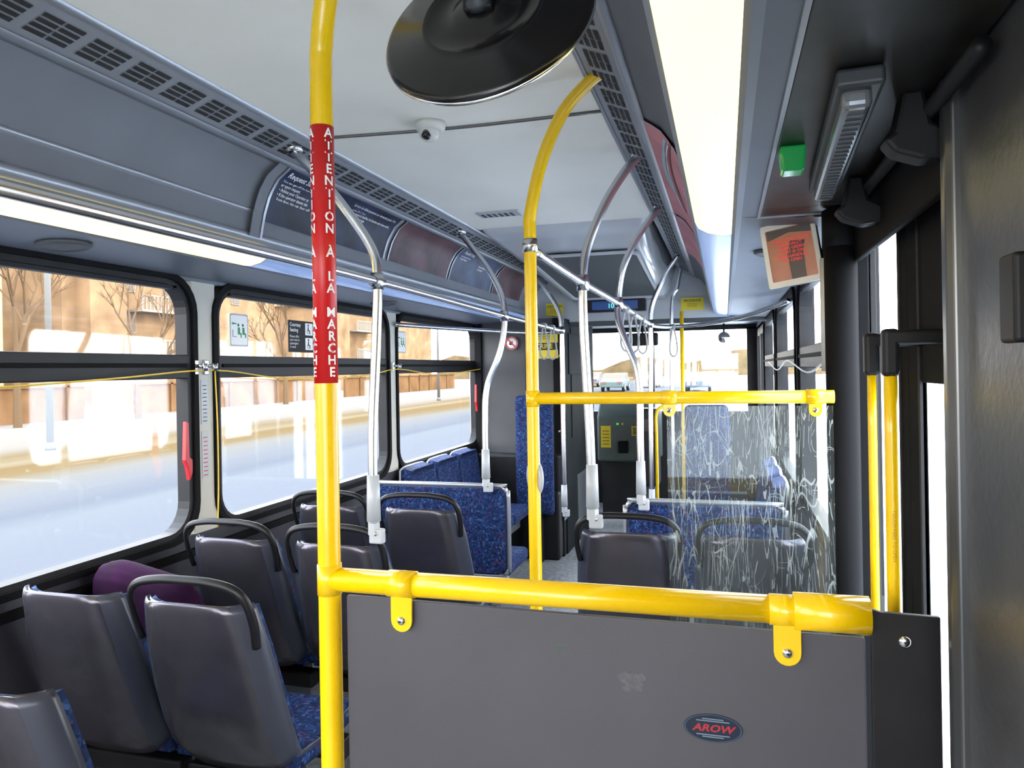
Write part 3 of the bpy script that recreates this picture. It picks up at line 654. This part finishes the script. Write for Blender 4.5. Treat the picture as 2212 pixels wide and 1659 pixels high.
def door(n,y0,y1,gy0,gy1,gt=.36):
    root=E('door_%d'%n,(.38,(y0+y1)/2,ZF),'black framed glass rear exit door leaf with yellow handle','door',kind='structure')
    b=B(); x0,x1=.374,.384
    b.bb(x0,x1,y0,gy0,ZF,.42,rubber,.002); b.bb(x0,x1,gy1,y1,ZF,.42,rubber,.002); b.bb(x0,x1,gy0,gy1,gt,.42,rubber,.002); b.bb(x0,x1,gy0,gy1,ZF,-1.42,rubber,.002)
    b.bb(x0-.005,x1,gy0-.010,gy0,-1.45,.40,black,.002); b.bb(x0-.005,x1,gy1,gy1+.010,-1.45,.40,black,.002); b.obj('door_frame',root)
    b=B(); b.bb(.378,.380,gy0,gy1,-1.42,gt,glass); b.obj('door_pane',root)
    return root
d1_=door(1,1.74,2.20,1.81,2.12,.30); d2_=door(2,1.33,1.735,1.45,1.63,-.04)
def dh(root,x,y,xe,r,z0):
    b=B(); b.tube([(x,y,.0),(x,y,-.4),(x,y,-.95)],r,yellow,seg=16,sub=3)
    tx=M('handle_print',(.45,.27,.0),.5)
    b.text('TOUCH HERE TO OPEN',.0085,tx,lambda u,v:(x+v-.003,y-r-.0006,z0-u),wide=1.0)
    b.obj('door_handle',root,label='yellow vertical door handle')
    b=B(); b.box((x,y,.018),(.028,.030,.085),black,.008); b.box(((x+xe)/2,y,.045),(xe-x,.03,.026),black,.006); b.box((x,y,-.95),(.03,.034,.06),black,.008); b.box(((x+xe)/2,y,-.96),(xe-x,.03,.03),black,.006); b.obj('handle_bracket',root)
dh(d1_,.283,1.625,.375,.0085,-.28); dh(d2_,.283,1.45,.375,.0115,-.26)
# door header
root=E('door_header_box',(.22,1.3,.42),'dark glossy overhead door mechanism cover','cover')
b=B(); b.bb(.10,.318,.3,2.02,.402,.435,header_m,.003); b.bb(.092,.10,.3,2.128,.398,.44,trim_m,.001); b.bb(.10,.318,2.12,2.13,.398,.44,trim_m,.001); b.bb(.10,.318,2.02,2.12,.402,.435,header_m,.001)
b.obj('cover_body',root)
b=B()
for (y,z) in ((1.22,.335),(1.72,.33)):
    b.prism([(.262,y,z+.07),(.29,y,z+.07),(.30,y,z+.02),(.335,y,z+.0),(.335,y,z-.03),(.29,y,z-.035),(.25,y,z-.02),(.235,y,z+.0),(.25,y,z+.01)],(0,.05,0),black,.006)
b.cyl((.30,1.0,.375),(.30,2.0,.375),.012,black); b.bb(.322,.339,1.24,2.06,.26,.44,rubber,.005); b.obj('door_arm',root,label='black door linkage arms')
b=B(); b.prism([(.104,1.44,.400),(.150,1.44,.400),(.146,1.44,.354),(.108,1.44,.354)],(0,.05,0),green,.004)
b.obj('door_signal_lamp',label='green glass door signal lamp under the header',category='lamp')
b=B(); cl=M('clear_lens',(.20,.22,.24),.15,.3)
q=Matrix.Rotation(-math.atan2(.03,.6),3,'Z')
b.box((.20,1.42,.388),(.062,.66,.026),mgrey,.006,rot=q); b.box((.197,1.42,.366),(.040,.62,.030),cl,.010,rot=q)
for k in range(24): b.box((.197+.05*(1.42-(1.14+k*.024))*-1,1.14+k*.024,.350),(.022,.006,.003),mgrey,rot=q)
b.obj('door_lamp',label='grey linear lamp with clear lens under the header',category='lamp')
# monitor
root=E('monitor',(.190,2.25,.318),'small cream framed screen with red lettering by the door post','screen')
q=Matrix.Rotation(math.radians(-14),3,'Z')@Matrix.Rotation(math.radians(-8),3,'Y')
def mon(u,v,d=0): return V((.190,2.25,.318))+q@V((u,d,v))
crm=M('cream_plastic',(.72,.69,.64),.4)
b=B(); b.box(mon(0,0,.024),(.148,.04,.180),black,.006,rot=q); b.ring([mon(u,v,-.008) for u,v in rr(.148,.182,.006)],[mon(u,v,-.008) for u,v in rr(.124,.150,.004)],(0,.02,0),crm); b.bb(.22,.325,2.27,2.30,.30,.33,black,.004); b.obj('monitor_case',root)
b=B(); scr=M('screen_reflection',(.16,.065,.04),.25,var=.5,vscale=14,emit=(.60,.20,.10),estr=.30)  # orange building reflection put into the screen colour
b.prism([mon(u,v,-.002) for u,v in rr(.126,.152,.003)],(0,.003,0),scr)
b.prism([mon(u,v,-.003) for u,v in ((-.01,-.074),(.03,-.074),(.032,.0),(.04,.03),(.0,.035),(-.012,0))],(0,.0005,0),M('screen_figure',(.05,.028,.02),.3))  # dark figure on the screen
b.prism([mon(u,v,-.0025) for u,v in ((-.060,.045),(.0,.06),(.060,.05),(.060,.074),(-.060,.074))],(0,.0005,0),M('screen_top',(.08,.06,.055),.3))
b.text('THIS DOOR OPENS\nMANUALLY\nWHEN GREEN\nLIGHT IS ON\nPUSH HANDLES\nTO OPEN',.0118,M('screen_red',(.55,.02,.02),.4,emit=(.8,.03,.03),estr=.5),lambda u,v:mon(u,.035+v,-.004),align='CENTER',bold=.0002); b.obj('screen',root,label='reddish brown screen with painted building reflection and red lettering')
b=B(); b.cyl((.285,2.20,-.02),(.285,2.20,.29),.028,whitep,seg=24); b.obj('cable_cover',label='white vertical cable cover beside black post',category='cover')
# ------------------------------------------------ driver area
root=E('partition',(-1.7,6.0,ZF),'dark grey partition wall behind the driver','partition')
b=B(); b.bb(XL,-1.32,6.0,6.05,ZF,.42,partm); 
b.bb(XL,XL+.06,5.96,6.0,ZF,.42,rubber,.004); b.bb(-1.60,-1.53,5.98,6.0,ZF,.42,rubber,.004); b.bb(-1.36,-1.29,5.97,6.06,ZF,.42,rubber,.006); b.bb(-1.288,-1.280,5.96,6.06,ZF+.3,.42,chrome,.002); b.bb(XL,-1.3,5.93,6.0,ZF,-.70,black,.03); b.bb(-1.62,-1.30,5.84,5.95,ZF,-1.0,black,.02)
b.obj('partition_panel',root)
b=B(); b.tube([(-1.30,5.95,.10),(-1.27,5.90,.06),(-1.27,5.90,-.45),(-1.31,5.93,-.52)],.012,chrome); b.obj('grab_handle',root,label='chrome handle on the partition edge')
b=B(); b.bb(-1.32,-1.28,6.07,7.45,ZF,.42,cabm,.004); b.bb(-1.285,-1.27,6.5,7.4,-1.40,-.95,mgrey,.01); b.bb(-1.285,-1.272,6.3,6.34,-.6,.35,cabm,.004); b.bb(-1.29,-1.27,6.2,6.9,-.05,.3,cabm,.004)
b.obj('cab_door',label='charcoal driver cab door with grey lower panel',category='door')
root=E('dashboard',(-1.0,8.0,ZF),'grey green driver dashboard console with yellow labels','dashboard')
dm=M('dash_greygreen',(.06,.085,.085),.5,var=.15)
b=B(); b.prism([(-1.26,7.5,-.95),(-1.26,7.5,-.50),(-1.26,7.70,-.33),(-1.26,8.45,-.28),(-1.26,8.45,-1.0)],(.58,0,0),dm,.02); b.prism([(-1.25,7.7,ZF),(-1.25,7.7,-.9),(-1.25,8.4,-.9),(-1.25,8.4,ZF)],(.4,0,0),black,.01)
b.bb(-1.04,-.94,7.44,7.5,-.86,-.74,cabm,.01); b.obj('console',root)
b=B(); b.bb(-1.06,-1.04,7.49,7.498,-.58,-.56,M('indicator_green',(.05,.4,.1),.4,emit=(.1,.9,.2),estr=.6)); b.bb(-1.01,-.99,7.49,7.498,-.58,-.56,yel_sign); b.obj('indicator_light',root,label='small green and yellow indicator lights')
for x,z,h in ((-1.17,-.70,.22),(-.86,-.64,.10)):
    b=B(); b.bb(x-.05,x+.05,7.49,7.497,z-h/2,z+h/2,yel_sign)
    for k in range(5): b.bb(x-.035,x+.035,7.487,7.49,z-h/2+h*.15*(k+1),z-h/2+h*.15*(k+1)+.006,dark)
    b.obj('label',root,label='yellow warning label')
root=E('fare_box',(-.72,7.3,ZF),'black fare collection box on a pedestal','fare box')
b=B(); b.bb(-.82,-.62,7.2,7.45,-1.15,-.40,black,.03); b.obj('box_body',root)
b=B(); b.bb(-.78,-.66,7.25,7.4,ZF,-1.15,mgrey,.01); b.obj('pedestal',root)
b=B(); b.bb(-.79,-.65,7.19,7.2,-.62,-.5,gloss_black,.002); b.obj('slot_panel',root)
b=B(); b.tube([(-.62,7.0,ZF),(-.62,7.0,-.7),(-.62,7.0,-.45),(-.58,7.0,-.38),(-.5,7.02,-.36)],.015,yellow); b.obj('handrail',label='short yellow entrance handrail',category='handrail')
b=B(); b.tube([(-.33,6.2,ZF),(-.33,6.2,.45)],.016,yellow,sub=1); b.obj('grab_pole',label='straight yellow pole near the front',category='grab pole')
b=B(); b.tube([(-.38,5.7,-1.55),(-.38,5.7,.30),(-.33,5.7,.60),(-.30,5.7,.76)],.014,chrome); b.obj('grab_pole',label='thin steel pole near the front',category='grab pole')
root=E('interior_mirror',(.0,8.2,.35),'small round driver mirror by the windshield','mirror')
b=B(); b.lathe([(.06,0),(.063,.01),(.055,.03),(0,.04)],(0,8.2,.30),(0,1,0),black,28); b.cyl((0,8.22,.3),(0,8.22,.45),.01,black); b.obj('mirror_back',root)
b=B(); b.lathe([(.06,0),(.055,.006),(0,.012)],(0,8.2,.30),(0,-1,0),bolt_m,28); b.obj('mirror_glass',root)
b=B(); b.box((-.85,8.1,.30),(.34,.05,.14),black,.02); b.cyl((-.85,8.12,.3),(-.85,8.12,.45),.012,black); b.obj('rearview_mirror',label='black rear view mirror housing above dashboard',category='mirror')
root=E('door_3',(.37,7.6,ZF),'black framed glass front entrance door','door',kind='structure')
b=B(); 
for y0,y1 in ((7.0,7.08),(7.6,7.68),(8.22,8.3)): b.bb(.34,.40,y0,y1,ZF,.4,black)
b.bb(.34,.40,7,8.3,-1.55,-1.4,black); b.bb(.34,.40,7,8.3,.30,.40,black); b.obj('door_frame',root)
b=B(); b.bb(.37,.375,7.05,8.25,-1.4,.3,glass); b.obj('door_pane',root)
# ------------------------------------------------ outside
def groundmat():
    m=M('snow_ground',(.8,.85,.95),.9,bump=.2,bscale=2,spec=0); nt=m.node_tree; p=nt.nodes['Principled BSDF']
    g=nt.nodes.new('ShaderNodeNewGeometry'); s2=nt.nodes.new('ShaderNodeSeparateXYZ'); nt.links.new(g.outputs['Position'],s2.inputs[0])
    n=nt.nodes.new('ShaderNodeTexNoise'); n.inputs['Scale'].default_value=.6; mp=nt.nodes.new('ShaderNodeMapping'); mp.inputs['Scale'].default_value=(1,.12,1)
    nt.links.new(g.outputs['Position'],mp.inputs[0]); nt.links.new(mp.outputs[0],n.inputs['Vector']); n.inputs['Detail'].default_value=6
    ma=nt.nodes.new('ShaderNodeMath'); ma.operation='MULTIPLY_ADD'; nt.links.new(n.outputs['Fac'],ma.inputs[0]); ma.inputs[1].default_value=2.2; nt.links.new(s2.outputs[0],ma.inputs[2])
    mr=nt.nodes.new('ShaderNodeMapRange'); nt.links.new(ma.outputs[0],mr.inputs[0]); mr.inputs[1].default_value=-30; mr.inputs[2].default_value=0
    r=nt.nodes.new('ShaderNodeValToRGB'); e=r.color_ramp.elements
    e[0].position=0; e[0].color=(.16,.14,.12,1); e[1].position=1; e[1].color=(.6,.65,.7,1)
    for ps,cl in ((.42,(.12,.105,.09,1)),(.49,(.088,.064,.034,1)),(.525,(.11,.088,.058,1)),(.55,(.084,.056,.026,1)),(.59,(.086,.062,.032,1)),(.625,(.092,.085,.074,1)),(.68,(.078,.079,.082,1)),(.72,(.064,.067,.076,1)),(.745,(.080,.083,.089,1)),(.80,(.076,.079,.088,1)),(.87,(.075,.079,.090,1)),(.96,(.085,.09,.10,1))):  # golden sunlight band and bluish bus shade painted as ground colour
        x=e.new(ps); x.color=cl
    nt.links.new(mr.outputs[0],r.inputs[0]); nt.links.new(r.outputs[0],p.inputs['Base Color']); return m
b=B(); b.bb(-150,150,-60,200,-1.95,-1.9,groundmat()); b.obj('ground',label='snow covered ground and street with sunlight band and bus shade painted in',category='ground',kind='structure')
brick=M('orange_brick',(.21,.130,.070),.9,var=.3,vscale=.6,spec=0); bpale=M('pale_siding',(.25,.195,.125),.9,var=.2,vscale=.6,spec=0); wing=M('house_glass',(.13,.10,.075),.6,spec=.1)
fm=M('fence_wood',(.145,.078,.036),.9,var=.25,vscale=.8,spec=0); hw=M('balcony_white',(.24,.21,.17),.9,spec=0)
for i,(y0,y1) in enumerate(((-2,11),(14,27),(30,48),(51,75))):
    b=B(); b.bb(-28.1,-28,y0,y1,-1.9,-.45,fm)
    k=y0
    while k<y1: b.bb(-27.98,-27.9,k,k+.15,-1.9,-.3,fm); k+=2.4
    b.bb(-28.15,-27.9,y0,y1,-.45,-.38,fm); b.obj('fence',label='brown wooden fence panels along the snowy street',category='fence',group='street fences')
def house(y0,y1,h,m_,seed):
    rnd=random.Random(seed)
    cx=-40; root=E('house',(cx,(y0+y1)/2,-1.9),'orange brick apartment building with white balconies','building',group='street buildings')
    b=B(); b.bb(cx-8,cx,y0,y1,-1.9,h,m_); b.bb(cx,cx+1.2,y0+1,y0+4,-1.9,h-.5,m_); b.prism([(cx-8.5,y0-.5,h),(cx+.5,y0-.5,h),(cx-4,y0-.5,h+2.5)],(0,y1-y0+1,0),bpale); b.obj('building_body',root)
    y=y0+4.6
    while y<y1-2:
        for z in (.1,3.1,6.0):
            if z+1.6>h or rnd.random()<.3: continue
            w_=rnd.choice((.9,1.3,1.9))
            b=B(); b.bb(cx,cx+.1,y-.1,y+w_+.1,z-.1,z+1.5,hw); b.bb(cx+.1,cx+.15,y,y+w_,z,z+1.4,wing); b.obj('window_unit',root)
        y+=rnd.uniform(3,5)
    b=B()
    for z in (1.5,4.6):
        if z>h-2: continue
        b.bb(cx,cx+1.6,y0+5,y0+10.5,z-.15,z,hw); b.bb(cx+1.5,cx+1.6,y0+5,y0+10.5,z+.95,z+1.05,hw)
        k=y0+5
        while k<y0+10.5: b.bb(cx+1.5,cx+1.58,k,k+.1,z,z+1,hw); k+=.35
    b.obj('balcony',root)
house(-4,12,8,brick,1); house(15,33,6.5,bpale,2); house(37,60,8,brick,3); house(68,98,7,brick,4)
bark=M('pale_bark',(.11,.07,.04),.9,spec=0)
def tree(x,y,h,seed):
    rnd=random.Random(seed); b=B()
    def br(p,d,l,r,n):
        q=p+d*l; b.cyl(p,q,r,bark,r2=r*.65,seg=6)
        if n==0: return
        for k in range(3 if n>1 else 4):
            e=(d+V((rnd.uniform(-.8,.8),rnd.uniform(-.8,.8),rnd.uniform(-.1,.5)))).normalized(); br(p+d*l*rnd.uniform(.6,1),e,l*.68,r*.55,n-1)
    br(V((x,y,-1.9)),V((0,0,1)),h*.35,.16,5)
    b.obj('bare_tree',label='leafless winter tree beside the snowy street',category='tree',group='street trees')
tree(-24,17.0,8,1); tree(-25,27,8,2); tree(-26,40,9,3); tree(-14,120,9,5); tree(-26,22,9,8)
def lamp(x,y):
    root=E('street_lamp',(x,y,-1.9),'pale metal street lamp post','street lamp',group='street lamps')
    lm=M('lamp_post_grey',(.12,.115,.105),.6,spec=.1)
    b=B(); b.cyl((x,y,-1.9),(x,y,6),.09,lm,r2=.06); b.cyl((x,y,-1.9),(x,y,-1.7),.13,lm); b.obj('lamp_post',root)
    b=B(); b.tube([(x,y,5.9),(x+.6,y,6.4),(x+1.8,y,6.5)],.05,lm); b.box((x+2.1,y,6.5),(.7,.25,.12),lm,.04); b.obj('lamp_arm',root)
lamp(-17.0,15.3); lamp(-17.5,44)
def car(x,y,cm):
    root=E('car',(x,y,-1.9),'parked snowy sedan on the street ahead','car',group='cars ahead')
    b=B(); z=-1.9
    pr=[(-2.2,.35),(-2.2,.8),(-1.9,.95),(-1.2,1.0),(-.7,1.45),(.8,1.45),(1.4,1.0),(2.1,.9),(2.25,.6),(2.2,.35)]
    b.prism([(x-.88,y+u,z+v) for u,v in pr],(1.76,0,0),cm,.06); b.obj('car_body',root)
    b=B(); b.prism([(x-.72,y-1.16,z+1.02),(x+.72,y-1.16,z+1.02),(x+.66,y-.76,z+1.38),(x-.66,y-.76,z+1.38)],(0,-.03,0),wing)
    b.prism([(x-.90,y-1.0,z+1.02),(x-.90,y-.65,z+1.38),(x-.90,y+.75,z+1.38),(x-.90,y+1.2,z+1.02)],(1.8,0,0),wing); b.obj('car_glass',root)
    for u in (-1.4,1.4):
        for k in (-1,1):
            b=B(); b.cyl((x+k*.72,y+u,z+.33),(x+k*.92,y+u,z+.33),.33,black); b.cyl((x+k*.91,y+u,z+.33),(x+k*.93,y+u,z+.33),.18,lgrey); b.obj('wheel',root)
    for k in (-1,1):
        b=B(); b.bb(x+k*.6-.15,x+k*.6+.15,y-2.24,y-2.18,z+.62,z+.78,M('tail_red',(.12,.03,.03),.4)); b.obj('tail_light',root)
car(-8.5,60,M('car_green',(.05,.08,.075),.3)); car(-1.9,58,M('car_blue',(.03,.05,.08),.3)); car(-13,75,M('car_grey',(.1,.1,.11),.3)); car(-5.2,95,M('car_silver',(.12,.12,.14),.3)); car(-6.8,70,M('car_dark',(.05,.05,.055),.3))
b=B()
pts=[(-60+i*4,150,-1.9+3.2+1.2*math.sin(i*1.3)+.8*math.sin(i*.45+1)) for i in range(40)]
b.prism([(-60,150,-1.9)]+pts+[(96,150,-1.9)],(0,2,0),M('treeline',(.12,.085,.045),.95,var=.3,vscale=.4,spec=0)); o=b.obj('tree_line',label='distant brown winter tree line beyond the street',category='trees',kind='stuff')
